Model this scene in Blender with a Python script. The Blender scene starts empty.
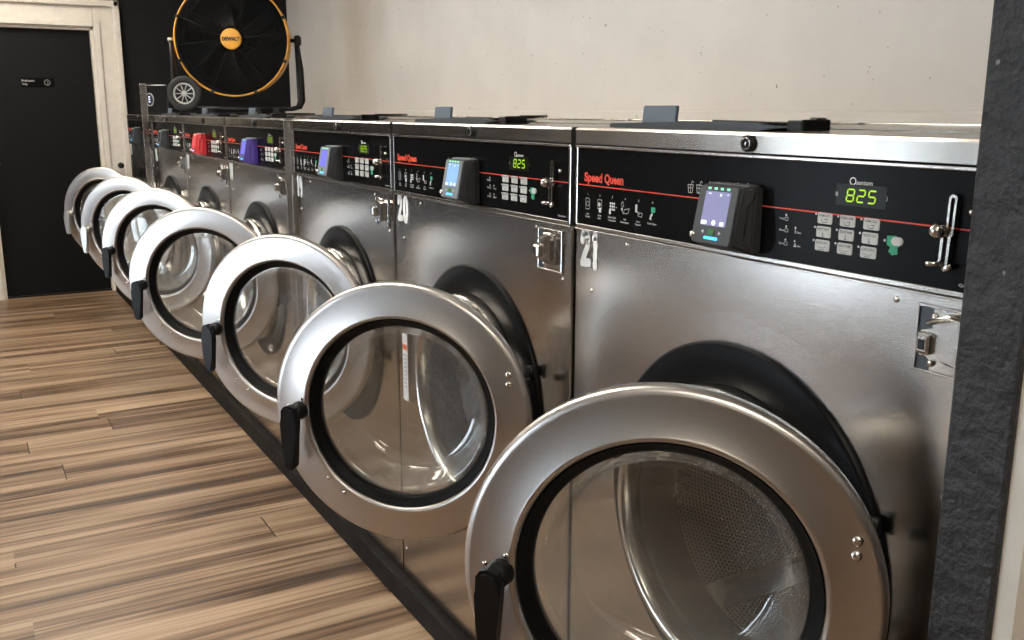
import bpy, bmesh, math, random
from mathutils import Vector, Matrix
random.seed(7)
S = 1.25            # the measurements below are in units of 1.25 m; everything is built at S times them
PI = math.pi
sc = bpy.context.scene

# ------------------------------------------------------------------ camera
cam_d = bpy.data.cameras.new('camera'); cam = bpy.data.objects.new('camera', cam_d); sc.collection.objects.link(cam)
CAM = Vector((1.215, -0.809, 1.117)); YAW, PITCH, ROLL, FPX = 29.911, 12.352, 0.146, 954.7
a, b = math.radians(YAW), math.radians(PITCH)
fw = Vector((-math.cos(a)*math.cos(b), math.sin(a)*math.cos(b), -math.sin(b)))
rt = Vector((math.sin(a), math.cos(a), 0)); up = rt.cross(fw)
r_ = math.radians(ROLL)
R2 = rt*math.cos(r_)+up*math.sin(r_); U2 = -rt*math.sin(r_)+up*math.cos(r_)
cam.matrix_world = Matrix.Translation(CAM*S) @ Matrix((R2, U2, -fw)).transposed().to_4x4()
cam_d.sensor_width = 36; cam_d.lens = FPX*36/1024; cam_d.clip_start = .02; cam_d.clip_end = 60
sc.camera = cam

# ------------------------------------------------------------------ world, daylight, exposure
w = bpy.data.worlds.new('world'); sc.world = w; w.use_nodes = True
bg = w.node_tree.nodes['Background']; bg.inputs['Color'].default_value = (.80, .88, 1, 1); bg.inputs['Strength'].default_value = 22.0
sc.view_settings.view_transform = 'Standard'; sc.view_settings.look = 'None'
sc.view_settings.gamma = 1; sc.view_settings.use_curve_mapping = False
sc.view_settings.exposure = 0.12
CEIL_LIGHT = 27.0    # strength of the fluorescent diffusers

# ------------------------------------------------------------------ materials
def new_mat(name):
    m = bpy.data.materials.new(name); m.use_nodes = True
    return m, m.node_tree, m.node_tree.nodes['Principled BSDF']
def N(t, kind, **kw):
    n = t.nodes.new(kind)
    for k, v in kw.items():
        if k in n.inputs: n.inputs[k].default_value = v
        else: setattr(n, k, v)
    return n
def lk(t, a_, b_): t.links.new(a_, b_)
def ramp(t, fac, stops):
    r = t.nodes.new('ShaderNodeValToRGB'); e = r.color_ramp.elements
    while len(e) < len(stops): e.new(.5)
    for i, (p_, c) in enumerate(stops):
        e[i].position = p_; e[i].color = (*c, 1) if len(c) == 3 else c
    lk(t, fac, r.inputs['Fac']); return r
def coords(t, scale=(1, 1, 1), kind='Object'):
    tc = t.nodes.new('ShaderNodeTexCoord'); mp = t.nodes.new('ShaderNodeMapping')
    mp.inputs['Scale'].default_value = scale; lk(t, tc.outputs[kind], mp.inputs['Vector']); return mp.outputs['Vector']
def plain(name, col, rough=.5, metal=0, spec=.5, emit=None, es=1, grain=0.02, coat=0):
    m, t, p = new_mat(name)
    p.inputs['Roughness'].default_value = rough; p.inputs['Metallic'].default_value = metal
    p.inputs['Specular IOR Level'].default_value = spec; p.inputs['Coat Weight'].default_value = coat
    n = N(t, 'ShaderNodeTexNoise', Scale=18.0, Detail=3.0); lk(t, coords(t), n.inputs['Vector'])
    lo = tuple(max(0, c*(1-grain*3)) for c in col); hi = tuple(min(1, c*(1+grain*3)) for c in col)
    r = ramp(t, n.outputs['Fac'], [(.3, lo), (.7, hi)]); lk(t, r.outputs['Color'], p.inputs['Base Color'])
    if emit: p.inputs['Emission Color'].default_value = (*emit, 1); p.inputs['Emission Strength'].default_value = es
    return m
def brushed(name, col, rough=.24, axis=(1, 0, 0), aniso=.6, wave=.02, scale=(4, 90, 90), wavescale=2.2, smudge=.10):
    """brushed stainless sheet: fine streaks along one axis, slight oil-canning"""
    m, t, p = new_mat(name); p.inputs['Metallic'].default_value = 1
    v = coords(t, scale); n = N(t, 'ShaderNodeTexNoise', Scale=6.0, Detail=4.0, Roughness=.6); lk(t, v, n.inputs['Vector'])
    v2 = coords(t); n2 = N(t, 'ShaderNodeTexNoise', Scale=wavescale, Detail=1.5); lk(t, v2, n2.inputs['Vector'])
    n3 = N(t, 'ShaderNodeTexNoise', Scale=3.0, Detail=3.0, Roughness=.5); lk(t, v2, n3.inputs['Vector'])
    r = ramp(t, n.outputs['Fac'], [(.25, tuple(c*.93 for c in col)), (.75, tuple(min(1, c*1.05) for c in col))])
    lk(t, r.outputs['Color'], p.inputs['Base Color'])
    mr = N(t, 'ShaderNodeMapRange'); mr.inputs['To Min'].default_value = rough-.02; mr.inputs['To Max'].default_value = rough+smudge
    lk(t, n3.outputs['Fac'], mr.inputs['Value']); lk(t, mr.outputs['Result'], p.inputs['Roughness'])
    bp = N(t, 'ShaderNodeBump', Strength=.12, Distance=.0005); lk(t, n.outputs['Fac'], bp.inputs['Height'])
    bp2 = N(t, 'ShaderNodeBump', Strength=1.0, Distance=wave); lk(t, n2.outputs['Fac'], bp2.inputs['Height']); lk(t, bp.outputs['Normal'], bp2.inputs['Normal'])
    lk(t, bp2.outputs['Normal'], p.inputs['Normal'])
    if aniso:
        p.inputs['Anisotropic'].default_value = aniso
        cx = N(t, 'ShaderNodeCombineXYZ'); cx.inputs[0].default_value, cx.inputs[1].default_value, cx.inputs[2].default_value = axis
        vt = N(t, 'ShaderNodeVectorTransform', vector_type='VECTOR', convert_from='OBJECT', convert_to='WORLD')
        lk(t, cx.outputs[0], vt.inputs[0]); lk(t, vt.outputs[0], p.inputs['Tangent'])
    return m
M = {}
M['body_steel'] = brushed('cabinet_steel', (.47, .445, .415), .205, (1, 0, 0), .5, .0035, (4, 90, 90), 1.3, .03)
M['hood_steel'] = brushed('hood_steel', (.43, .405, .37), .25, (0, 0, 1), .4, .004, (3, 60, 60), 4, .02)
M['door_steel'] = brushed('door_steel', (.58, .55, .52), .34, (1, 0, 0), .6, .001, (3, 60, 120), 2.5, .04)
M['bright_steel'] = brushed('polished_steel', (.60, .58, .55), .18, (1, 0, 0), 0, .001)
M['dull_steel'] = brushed('worn_steel', (.50, .49, .48), .32, (1, 0, 0), 0, .002)
M['screw'] = plain('screw_steel', (.62, .58, .54), .22, 1)
M['black_gloss'] = plain('control_overlay', (.005, .005, .0052), .24, spec=.07)
M['black_plastic'] = plain('black_plastic', (.007, .007, .0075), .42, spec=.3)
M['rubber'] = plain('gasket_rubber', (.003, .003, .0032), .5, spec=.15)
M['ring_black'] = plain('ring_enamel', (.004, .004, .0045), .40, spec=.09)
M['handle_black'] = plain('handle_black', (.005, .005, .0055), .42, spec=.3)
M['silver'] = plain('cast_silver', (.55, .54, .52), .35, 1)
M['dark_inside'] = plain('tub_dark', (.03, .03, .03), .6)
M['white_print'] = plain('white_print', (.62, .62, .60), .6)
M['white_paint'] = plain('white_brush_paint', (.86, .86, .82), .6, grain=.05)
M['red_print'] = plain('red_print', (.70, .055, .02), .5)
M['green_label'] = plain('green_label', (.02, .33, .17), .5)
M['key'] = plain('key_grey', (.55, .55, .52), .45)
M['key_ink'] = plain('key_ink', (.03, .03, .03), .6)
M['led'] = plain('led_segments', (.1, .2, .0), .5, emit=(.50, .85, .02), es=.85)
M['led_dim'] = plain('led_window', (.007, .009, .005), .3, spec=.2)
M['reader_grey'] = plain('reader_grey', (.055, .058, .06), .5)
M['reader_dark'] = plain('reader_dark', (.028, .029, .031), .55, spec=.3)
M['reader_red'] = plain('reader_red', (.62, .03, .035), .45)
M['reader_purple'] = plain('reader_purple', (.055, .03, .22), .45)
M['reader_light'] = plain('reader_light_grey', (.19, .21, .22), .45)
for nm, c, s in (('screen_lilac', (.30, .30, .52), .68), ('screen_blue', (.28, .48, .88), .9), ('screen_violet', (.20, .20, .72), .9), ('screen_red', (.7, .12, .12), .6), ('screen_dark', (.04, .05, .08), .5)):
    M[nm] = plain(nm, tuple(x*.3 for x in c), .25, emit=c, es=s)
M['glow_green'] = plain('glow_green', (.1, .4, .2), .4, emit=(.25, 1, .5), es=1.2)
M['glow_blue'] = plain('glow_blue', (.05, .3, .6), .4, emit=(.04, .45, 1), es=2.2)
M['glow_white'] = plain('glow_white', (.6, .6, .65), .4, emit=(.75, .78, 1), es=.9)
M['button_green'] = plain('button_green', (.03, .16, .02), .4)
M['slate'] = plain('slate_grey_plastic', (.10, .125, .15), .5)
M['slate_dark'] = plain('dark_slate_plastic', (.035, .042, .05), .45)
M['yellow'] = plain('fan_yellow', (.78, .36, .035), .45)
M['paper'] = plain('paper_white', (.8, .8, .8), .6)
M['orange_print'] = plain('orange_print', (.75, .14, .04), .6)
M['tyre'] = plain('tyre_rubber', (.022, .022, .022), .7)
M['hub_white'] = plain('hub_white', (.55, .55, .53), .5)
M['black_paint'] = plain('black_paint', (.007, .007, .0075), .6, spec=.25, grain=.08)
M['black_door'] = plain('black_door_paint', (.004, .004, .0045), .55, spec=.2)
M['trim_white'] = plain('trim_white_paint', (.70, .65, .57), .5)
M['plinth'] = plain('plinth_black', (.014, .012, .0105), .6, spec=.12, grain=.12)
M['ceil'] = plain('ceiling_white', (.7, .69, .66), .8)
M['frame_dark'] = plain('window_frame', (.04, .04, .04), .4)
M['lamp'] = plain('fluorescent_diffuser', (.8, .8, .8), .5, emit=(1, .92, .80), es=CEIL_LIGHT)

def thin_glass(name, tint, veil, dirt=.05):
    m, t, p = new_mat(name); t.nodes.remove(p)
    out = t.nodes['Material Output']
    tr = N(t, 'ShaderNodeBsdfTransparent'); tr.inputs[0].default_value = (*tint, 1)
    gl = N(t, 'ShaderNodeBsdfGlossy', Roughness=.025); gl.inputs[0].default_value = (1, 1, 1, 1)
    df = N(t, 'ShaderNodeBsdfDiffuse'); df.inputs[0].default_value = (.62, .60, .57, 1)
    fr = N(t, 'ShaderNodeFresnel'); ge = N(t, 'ShaderNodeNewGeometry'); ior = N(t, 'ShaderNodeMapRange')   # same reflectance from both sides
    ior.inputs['To Min'].default_value = 1.55; ior.inputs['To Max'].default_value = 1/1.55
    lk(t, ge.outputs['Backfacing'], ior.inputs['Value']); lk(t, ior.outputs['Result'], fr.inputs['IOR'])
    mx = N(t, 'ShaderNodeMixShader'); lk(t, fr.outputs[0], mx.inputs[0]); lk(t, tr.outputs[0], mx.inputs[1]); lk(t, gl.outputs[0], mx.inputs[2])
    n = N(t, 'ShaderNodeTexNoise', Scale=9.0, Detail=6.0, Roughness=.7); lk(t, coords(t), n.inputs['Vector'])
    rr = ramp(t, n.outputs['Fac'], [(.45, (0, 0, 0)), (.8, (dirt, dirt, dirt))])
    ad = N(t, 'ShaderNodeMath', operation='ADD'); lk(t, rr.outputs['Color'], ad.inputs[0]); ad.inputs[1].default_value = veil  # even pale diffuse veil stands in for reflections on the bowl
    m2 = N(t, 'ShaderNodeMixShader'); lk(t, ad.outputs[0], m2.inputs[0]); lk(t, mx.outputs[0], m2.inputs[1]); lk(t, df.outputs[0], m2.inputs[2])
    lk(t, m2.outputs[0], out.inputs['Surface']); return m
M['glass'] = thin_glass('door_bowl_glass', (.92, .93, .92), .08, .12)
M['pane'] = thin_glass('window_pane_glass', (.95, .97, .97), .0, .02)

# perforated drum sheet (UV in hole pitches)
m, t, p = new_mat('perforated_drum'); M['drum'] = m
p.inputs['Metallic'].default_value = 1; p.inputs['Roughness'].default_value = .32
tc = N(t, 'ShaderNodeTexCoord'); sp = N(t, 'ShaderNodeSeparateXYZ'); lk(t, tc.outputs['UV'], sp.inputs[0])
def mth(op, x, y=None):
    n = N(t, 'ShaderNodeMath', operation=op)
    for i, q in enumerate((x, y)):
        if q is None: continue
        if isinstance(q, (int, float)): n.inputs[i].default_value = q
        else: lk(t, q, n.inputs[i])
    return n.outputs[0]
row = mth('FLOOR', sp.outputs[1]); odd = mth('MULTIPLY', mth('MODULO', row, 2.0), .5)
fu = mth('SUBTRACT', mth('FRACT', mth('ADD', sp.outputs[0], odd)), .5); fv = mth('SUBTRACT', mth('FRACT', sp.outputs[1]), .5)
dd = mth('SQRT', mth('ADD', mth('MULTIPLY', fu, fu), mth('MULTIPLY', fv, fv)))
hole = mth('LESS_THAN', dd, .30)
mc = N(t, 'ShaderNodeMix', data_type='RGBA'); lk(t, hole, mc.inputs['Factor']); mc.inputs[6].default_value = (.22, .21, .20, 1); mc.inputs[7].default_value = (.002, .004, .004, 1)
lk(t, mc.outputs[2], p.inputs['Base Color'])
lk(t, mth('SUBTRACT', 1.0, hole), p.inputs['Metallic'])

# wood planks running along Y (floor object sits at world origin)
m, t, p = new_mat('vinyl_wood_planks'); M['planks'] = m
tc = N(t, 'ShaderNodeTexCoord'); sp = N(t, 'ShaderNodeSeparateXYZ'); lk(t, tc.outputs['Object'], sp.inputs[0])
PW, PL = .1442*S, 1.22*S
px = mth('DIVIDE', mth('ADD', sp.outputs[0], .872*S+40*PW), PW); col = mth('FLOOR', px)
rnd = N(t, 'ShaderNodeTexWhiteNoise', noise_dimensions='1D'); lk(t, col, rnd.inputs['W'])
py = mth('ADD', mth('DIVIDE', sp.outputs[1], PL), mth('MULTIPLY', rnd.outputs['Value'], 7.0)); rowi = mth('FLOOR', py)
cmb = N(t, 'ShaderNodeCombineXYZ'); lk(t, col, cmb.inputs[0]); lk(t, rowi, cmb.inputs[1])
rn2 = N(t, 'ShaderNodeTexWhiteNoise', noise_dimensions='2D'); lk(t, cmb.outputs[0], rn2.inputs['Vector'])
gx, gy = mth('FRACT', px), mth('FRACT', py)
gapx = mth('LESS_THAN', mth('MINIMUM', gx, mth('SUBTRACT', 1.0, gx)), .0045)
gapy = mth('LESS_THAN', mth('MINIMUM', gy, mth('SUBTRACT', 1.0, gy)), .0016)
gapn = N(t, 'ShaderNodeTexNoise', Scale=1.6, Detail=2.0); lk(t, tc.outputs['Object'], gapn.inputs['Vector'])
gap = mth('MULTIPLY', mth('MAXIMUM', gapx, gapy), mth('GREATER_THAN', gapn.outputs['Fac'], .53))
off = N(t, 'ShaderNodeVectorMath', operation='MULTIPLY_ADD'); lk(t, rn2.outputs['Color'], off.inputs[0]); off.inputs[1].default_value = (1.2, 2.5, 2); 
sc1 = N(t, 'ShaderNodeVectorMath', operation='MULTIPLY'); lk(t, tc.outputs['Object'], sc1.inputs[0]); sc1.inputs[1].default_value = (9.5, .50, 1)
lk(t, sc1.outputs[0], off.inputs[2])
g1 = N(t, 'ShaderNodeTexNoise', Scale=1.25, Detail=3.0, Roughness=.5, Distortion=.35); lk(t, off.outputs[0], g1.inputs['Vector'])
sc2 = N(t, 'ShaderNodeVectorMath', operation='MULTIPLY'); lk(t, off.outputs[0], sc2.inputs[0]); sc2.inputs[1].default_value = (5.5, 1.6, 1)
g2 = N(t, 'ShaderNodeTexNoise', Scale=1.3, Detail=5.0, Roughness=.62); lk(t, sc2.outputs[0], g2.inputs['Vector'])
gm = mth('ADD', mth('MULTIPLY', g1.outputs['Fac'], .58), mth('MULTIPLY', g2.outputs['Fac'], .42))
rp = ramp(t, gm, [(.38, (.050, .029, .018)), (.44, (.115, .070, .043)), (.49, (.205, .132, .083)), (.545, (.31, .212, .138)), (.62, (.42, .305, .208))])
hsv = N(t, 'ShaderNodeHueSaturation', Saturation=1.08); lk(t, rp.outputs['Color'], hsv.inputs['Color'])
mv = N(t, 'ShaderNodeMapRange'); mv.inputs['To Min'].default_value = .86; mv.inputs['To Max'].default_value = 1.1; lk(t, rn2.outputs['Value'], mv.inputs['Value']); lk(t, mv.outputs['Result'], hsv.inputs['Value'])
mc = N(t, 'ShaderNodeMix', data_type='RGBA'); lk(t, gap, mc.inputs['Factor']); lk(t, hsv.outputs['Color'], mc.inputs[6]); mc.inputs[7].default_value = (.03, .02, .014, 1)
lk(t, mc.outputs[2], p.inputs['Base Color'])
mr = N(t, 'ShaderNodeMapRange'); mr.inputs['To Min'].default_value = .34; mr.inputs['To Max'].default_value = .5; lk(t, g2.outputs['Fac'], mr.inputs['Value']); lk(t, mr.outputs['Result'], p.inputs['Roughness'])
p.inputs['Specular IOR Level'].default_value = .45
bp = N(t, 'ShaderNodeBump', Strength=.35, Distance=.0012); lk(t, g2.outputs['Fac'], bp.inputs['Height']); lk(t, bp.outputs['Normal'], p.inputs['Normal'])

def plaster(name, lo, hi, rough, sc_, bump, specks=None, spots=.72):
    m, t, p = new_mat(name); v = coords(t)
    n = N(t, 'ShaderNodeTexNoise', Scale=2.3, Detail=5.0, Roughness=.6); lk(t, v, n.inputs['Vector'])
    r = ramp(t, n.outputs['Fac'], [(.35, lo), (.65, hi)])
    n2 = N(t, 'ShaderNodeTexNoise', Scale=sc_, Detail=4.0, Roughness=.6); lk(t, v, n2.inputs['Vector'])
    colo = r.outputs['Color']
    if specks:
        n3 = N(t, 'ShaderNodeTexNoise', Scale=55.0, Detail=1.0); lk(t, v, n3.inputs['Vector'])
        f = ramp(t, n3.outputs['Fac'], [(spots, (0, 0, 0)), (spots+.03, (1, 1, 1))])
        mx = N(t, 'ShaderNodeMix', data_type='RGBA'); lk(t, f.outputs['Color'], mx.inputs['Factor']); lk(t, colo, mx.inputs[6]); mx.inputs[7].default_value = (*specks, 1)
        colo = mx.outputs[2]
    lk(t, colo, p.inputs['Base Color']); p.inputs['Roughness'].default_value = rough; p.inputs['Specular IOR Level'].default_value = .3
    bp = N(t, 'ShaderNodeBump', Strength=.6, Distance=bump); lk(t, n2.outputs['Fac'], bp.inputs['Height']); lk(t, bp.outputs['Normal'], p.inputs['Normal'])
    return m
M['wall'] = plaster('cream_plaster', (.68, .635, .58), (.74, .695, .64), .75, 9, .0015, (.26, .22, .18), .775)
M['wall_far'] = plaster('beige_wall', (.19, .165, .14), (.24, .21, .175), .8, 12, .002)
M['wall_dark'] = plaster('dark_grey_textured_paint', (.019, .0195, .021), (.030, .030, .032), .5, 30, .016, (.22, .21, .20), .76)
M['wall_cream_side'] = plaster('cream_paint', (.62, .58, .50), (.68, .64, .56), .6, 20, .002)

# ------------------------------------------------------------------ geometry helpers (all in local measurements)
def bm_new():
    b_ = bmesh.new(); b_.loops.layers.uv.new('UVMap'); return b_
def box(b_, x0, x1, y0, y1, z0, z1, bev=0, seg=2):
    r = bmesh.ops.create_cube(b_, size=1); vs = r['verts']
    for v in vs: v.co = Vector(((x0+x1)/2+v.co.x*(x1-x0), (y0+y1)/2+v.co.y*(y1-y0), (z0+z1)/2+v.co.z*(z1-z0)))
    if bev:
        es = list({e for v in vs for e in v.link_edges})
        bmesh.ops.bevel(b_, geom=es, offset=bev, segments=seg, affect='EDGES', profile=.5)
def frame_of(n):
    n = Vector(n).normalized(); h = Vector((0, 0, 1)) if abs(n.z) < .9 else Vector((1, 0, 0))
    u = h.cross(n).normalized(); return u, n.cross(u), n
def lathe(b_, prof, c=(0, 0, 0), n=(0, -1, 0), seg=96, close=False, uvs=None, a0=0, a1=2*PI, smooth=True):
    """revolve profile [(radius, height along n)] about axis n through c"""
    u, v, n = frame_of(n); c = Vector(c); full = abs(a1-a0-2*PI) < 1e-6
    cnt = seg if full else seg+1; rings = []
    for r, h in prof:
        rings.append([b_.verts.new(c+n*h+(u*math.cos(a0+(a1-a0)*i/seg)+v*math.sin(a0+(a1-a0)*i/seg))*r) for i in range(cnt)] if r > 1e-6 else [b_.verts.new(c+n*h)]*cnt)
    uvl = b_.loops.layers.uv.active; ks = list(range(len(prof)-1))+([len(prof)-1] if close else [])
    for k in ks:
        A_, B_ = rings[k], rings[(k+1) % len(prof)]
        for i in range(seg):
            j = (i+1) % cnt; q = [A_[i], A_[j], B_[j], B_[i]]; qq = []
            for z in q:
                if z not in qq: qq.append(z)
            if len(qq) < 3: continue
            try: f = b_.faces.new(qq)
            except ValueError: continue
            f.smooth = smooth
            if uvs:
                for l in f.loops:
                    i_ = i if l.vert in (A_[i], B_[i]) and l.vert not in (A_[j], B_[j]) else i+1
                    if l.vert in (A_[i], B_[i]): i_ = i
                    kk = k if l.vert in A_ else k+1
                    l[uvl].uv = (i_/seg*uvs[0], uvs[1][kk % len(prof)])
def tube(b_, pts, rad, seg=10, smooth=True, cap=True):
    pts = [Vector(q) for q in pts]; rad = rad if isinstance(rad, (list, tuple)) else [rad]*len(pts); prev = None; u = None
    for i, q in enumerate(pts):
        d = (pts[min(i+1, len(pts)-1)]-pts[max(i-1, 0)]).normalized()
        if u is None: u, _, _ = frame_of(d)
        u = (u-d*u.dot(d)).normalized(); v = d.cross(u)
        ring = [b_.verts.new(q+(u*math.cos(2*PI*k/seg)+v*math.sin(2*PI*k/seg))*rad[i]) for k in range(seg)]
        if prev:
            for k in range(seg):
                f = b_.faces.new((prev[k], prev[(k+1) % seg], ring[(k+1) % seg], ring[k])); f.smooth = smooth
        elif cap: b_.faces.new(ring[::-1])
        prev = ring
    if cap: b_.faces.new(prev)
def prism(b_, poly, org, ux, uy, n, depth, bev=0):
    """extrude a 2D polygon placed at org with axes ux, uy, by depth along n"""
    org, ux, uy, n = Vector(org), Vector(ux), Vector(uy), Vector(n)
    lo = [b_.verts.new(org+ux*x+uy*y) for x, y in poly]; hi = [b_.verts.new(org+ux*x+uy*y+n*depth) for x, y in poly]
    k = len(poly); b_.faces.new(lo[::-1]); f2 = b_.faces.new(hi)
    for i in range(k): b_.faces.new((lo[i], lo[(i+1) % k], hi[(i+1) % k], hi[i]))
    if bev: bmesh.ops.bevel(b_, geom=list(f2.edges), offset=bev, segments=2, affect='EDGES')
def rrect(w_, h_, r, k=4, cx=0, cy=0):
    out = []
    for (sx, sy, a_) in ((1, 1, 0), (-1, 1, 90), (-1, -1, 180), (1, -1, 270)):
        for i in range(k+1):
            t_ = math.radians(a_+90*i/k); out.append((cx+sx*(w_/2-r)+r*math.cos(t_), cy+sy*(h_/2-r)+r*math.sin(t_)))
    return out
FX, FZ, FN = (1, 0, 0), (0, 0, 1), (0, -1, 0)      # front-plane axes
def plate(b_, cx, cz, w_, h_, y, d=.0006, r=.001): prism(b_, rrect(w_, h_, r, 3), (cx, y, cz), FX, FZ, FN, d)
_tx = {}
def text(b_, s, x, z, y, width=None, height=.01, d=.0003, bold=0, align='L', org=None, ux=FX, uy=FZ, n=FN, slant=0):
    """raised lettering on a plane: scaled so the capitals are height tall and, if given, the line is width wide"""
    key = (s, bold)
    if key not in _tx:
        c = bpy.data.curves.new('t', 'FONT'); c.body = s; c.size = 1; c.offset = bold; c.extrude = 0; c.resolution_u = 3
        o = bpy.data.objects.new('t', c); sc.collection.objects.link(o)
        bpy.context.view_layer.update(); me = bpy.data.meshes.new_from_object(o.evaluated_get(bpy.context.evaluated_depsgraph_get()))
        vs = [tuple(v.co[:2]) for v in me.vertices]; fs = [tuple(f.vertices) for f in me.polygons]
        bpy.data.objects.remove(o); bpy.data.meshes.remove(me); _tx[key] = (vs, fs)
    vs, fs = _tx[key]
    if not vs: return
    x0_, x1_ = min(v[0] for v in vs), max(v[0] for v in vs); cap = .70
    sy = height/cap; sx = (width/(x1_-x0_)) if width else sy
    ww = (x1_-x0_)*sx; ox = {'L': 0, 'C': -ww/2, 'R': -ww}[align]
    ux, uy, n = Vector(ux), Vector(uy), Vector(n); o_ = Vector(org) if org else Vector((x, y, z))
    P = [b_.verts.new(o_+ux*((v[0]-x0_)*sx+ox+slant*v[1]*sy)+uy*(v[1]*sy)+n*d) for v in vs]
    for f in fs:
        try: b_.faces.new([P[i] for i in f])
        except ValueError: pass

col = sc.collection
def finish(b_, name, mat, off=(0, 0, 0), autos=True):
    for v in b_.verts: v.co = (v.co+Vector(off))*S
    bmesh.ops.recalc_face_normals(b_, faces=b_.faces)
    me = bpy.data.meshes.new(name); b_.to_mesh(me); b_.free()
    me.materials.append(mat if not isinstance(mat, str) else M[mat]); return me
def link(name, me, parent=None, loc=(0, 0, 0), rotz=0):
    o = bpy.data.objects.new(name, me); col.objects.link(o); o.location = Vector(loc)*S; o.rotation_euler = (0, 0, rotz)
    if parent: o.parent = parent
    return o
def tag(o, label=None, cat=None, group=None, kind=None):
    if label: o['label'] = label
    if cat: o['category'] = cat
    if group: o['group'] = group
    if kind: o['kind'] = kind
    return o
def struct(name, b_, mat): return tag(link(name, finish(b_, name, mat)), kind='structure')
cache = {}
def part(key, name, mat, fn, parent, off=(0, 0, 0), loc=(0, 0, 0), rotz=0):
    """one mesh object; its mesh data is built once per key and shared by the repeats"""
    if key not in cache:
        b_ = bm_new(); fn(b_); cache[key] = finish(b_, name, mat, off)
    return link(name, cache[key], parent, loc, rotz)

# ------------------------------------------------------------------ room shell
XW, XE, YN, YS, ZC = -5.2, 4.2, 1.17, -3.3, 2.25
b = bm_new(); box(b, XW-.1, XE+.1, YS-.1, YN+.1, -.05, 0); struct('floor', b, 'planks')
b = bm_new(); box(b, XW-.1, XE+.1, YS-.1, YN+.1, ZC, ZC+.05); struct('ceiling', b, 'ceil')
b = bm_new(); box(b, XW, XE, YN, YN+.1, 0, ZC); struct('wall_north', b, 'wall')
b = bm_new(); box(b, XE, XE+.1, YS, YN, 0, ZC); struct('wall_east', b, 'wall_far')
def wall_open(name, mat, axis, c0, c1, a0, a1, holes, z1=ZC):
    """wall slab between c0..c1 on its thin axis, a0..a1 along, with rectangular openings (a, b, z0, z1)"""
    b_ = bm_new(); xs = sorted({a0, a1, *[h[0] for h in holes], *[h[1] for h in holes]}); 
    for i in range(len(xs)-1):
        lo, hi = xs[i], xs[i+1]; hs = [h for h in holes if h[0] <= lo and h[1] >= hi]; segs = [(0, z1)]
        for h in hs: segs = [(0, h[2]), (h[3], z1)]
        for s0, s1 in segs:
            if s1-s0 < 1e-4: continue
            if axis == 'y': box(b_, lo, hi, c0, c1, s0, s1)
            else: box(b_, c0, c1, lo, hi, s0, s1)
    return struct(name, b_, mat)
DL, DR, DT = -.645, -.02, 1.60
wall_open('wall_west', 'black_paint', 'x', XW-.12, XW, YS, YN, [(DL, DR, 0, DT)])
WIN = [(-1.0, -.44, .04, 2.0), (-2.68, -2.22, .1, 1.9)]  # unseen openings, placed and sized for their reflections in doors and panels
wall_open('wall_south', 'wall_far', 'y', YS-.1, YS, XW, XE, WIN)
for i, (x0, x1, z0, z1) in enumerate(WIN):
    o = tag(bpy.data.objects.new('window_%d' % (i+1), None), kind='structure'); col.objects.link(o); o.location = Vector(((x0+x1)/2, YS-.05, z0))*S
    xm = (x0+x1)/2; wd = x1-x0; ht = z1-z0
    def fr(b_):
        for q in (-wd/2+.02, 0, wd/2-.02): box(b_, q-.02, q+.02, -.03, .03, 0, ht)
        for q in (.02, ht-.02): box(b_, -wd/2, wd/2, -.03, .03, q-.02, q+.02)
    part('wf%d' % i, 'window_frame', 'frame_dark', fr, o)
    part('wp%d' % i, 'pane', 'pane', lambda b_: box(b_, -wd/2, wd/2, -.004, .004, 0, ht), o)
# door in the west wall: casing, jambs, leaf
def casing(b_):
    x = XW
    for (y0, y1, z0, z1) in ((DR, DR+.145, 0, DT+.125), (DL-.10, DL, 0, DT+.125), (DL, DR, DT, DT+.125)):
        box(b_, x+.0, x+.028, y0, y1, z0, z1, .004)
    for (y0, y1, z0, z1) in ((DR+.115, DR+.150, 0, DT+.155), (DL-.115, DL-.08, 0, DT+.155), (DL-.115, DR+.150, DT+.118, DT+.155)):
        box(b_, x+.02, x+.055, y0, y1, z0, z1, .006)
    for (y0, y1, z0, z1) in ((DR+.0, DR+.035, 0, DT+.03), (DL-.03, DL, 0, DT+.03), (DL, DR, DT, DT+.03)):
        box(b_, x+.02, x+.04, y0, y1, z0, z1, .004)
    for (y0, y1, z0, z1) in ((DR-.018, DR, 0, DT), (DL, DL+.018, 0, DT), (DL, DR, DT-.018, DT)):
        box(b_, x-.115, x+.01, y0, y1, z0, z1)
b = bm_new(); casing(b); struct('trim_1', b, 'trim_white')
dr = tag(link('door_1', None, loc=(XW-.04, (DL+DR)/2, 0)), kind='structure')
W2 = (DR-DL)/2-.02
def leaf(b_): box(b_, -.03, .012, -W2, W2, .008, DT-.02, .002)
part('leaf', 'door_leaf', 'black_door', leaf, dr)
part('thr', 'light_gap_strip', 'black_plastic', lambda b_: box(b_, -.07, .03, -.325, .325, 0, .010, .002), dr)  # added black strip that closes the bright gap under the leaf
b = bm_new(); box(b, XW-.35, XW-.30, DL-.3, DR+.3, 0, ZC); box(b, XW-.32, XW-.12, DL-.3, DL-.25, 0, ZC); box(b, XW-.32, XW-.12, DR+.25, DR+.3, 0, ZC); box(b, XW-.35, XW-.1, DL-.3, DR+.3, -.03, 0); struct('wall_west_light_block', b, 'black_paint')  # added unseen box, stops sky light leaking in round the door
def pull(b_):
    box(b_, .012, .020, -.287, -.262, .765, .90, .003)
    lathe(b_, [(.0, .0), (.014, .0), (.014, .02), (.008, .03), (.008, .045), (.019, .05), (.021, .06), (.014, .072), (0, .074)], (.014, -.275, .81), (1, 0, 0), 24)
part('pull', 'door_handle', 'black_plastic', pull, dr)
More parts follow.
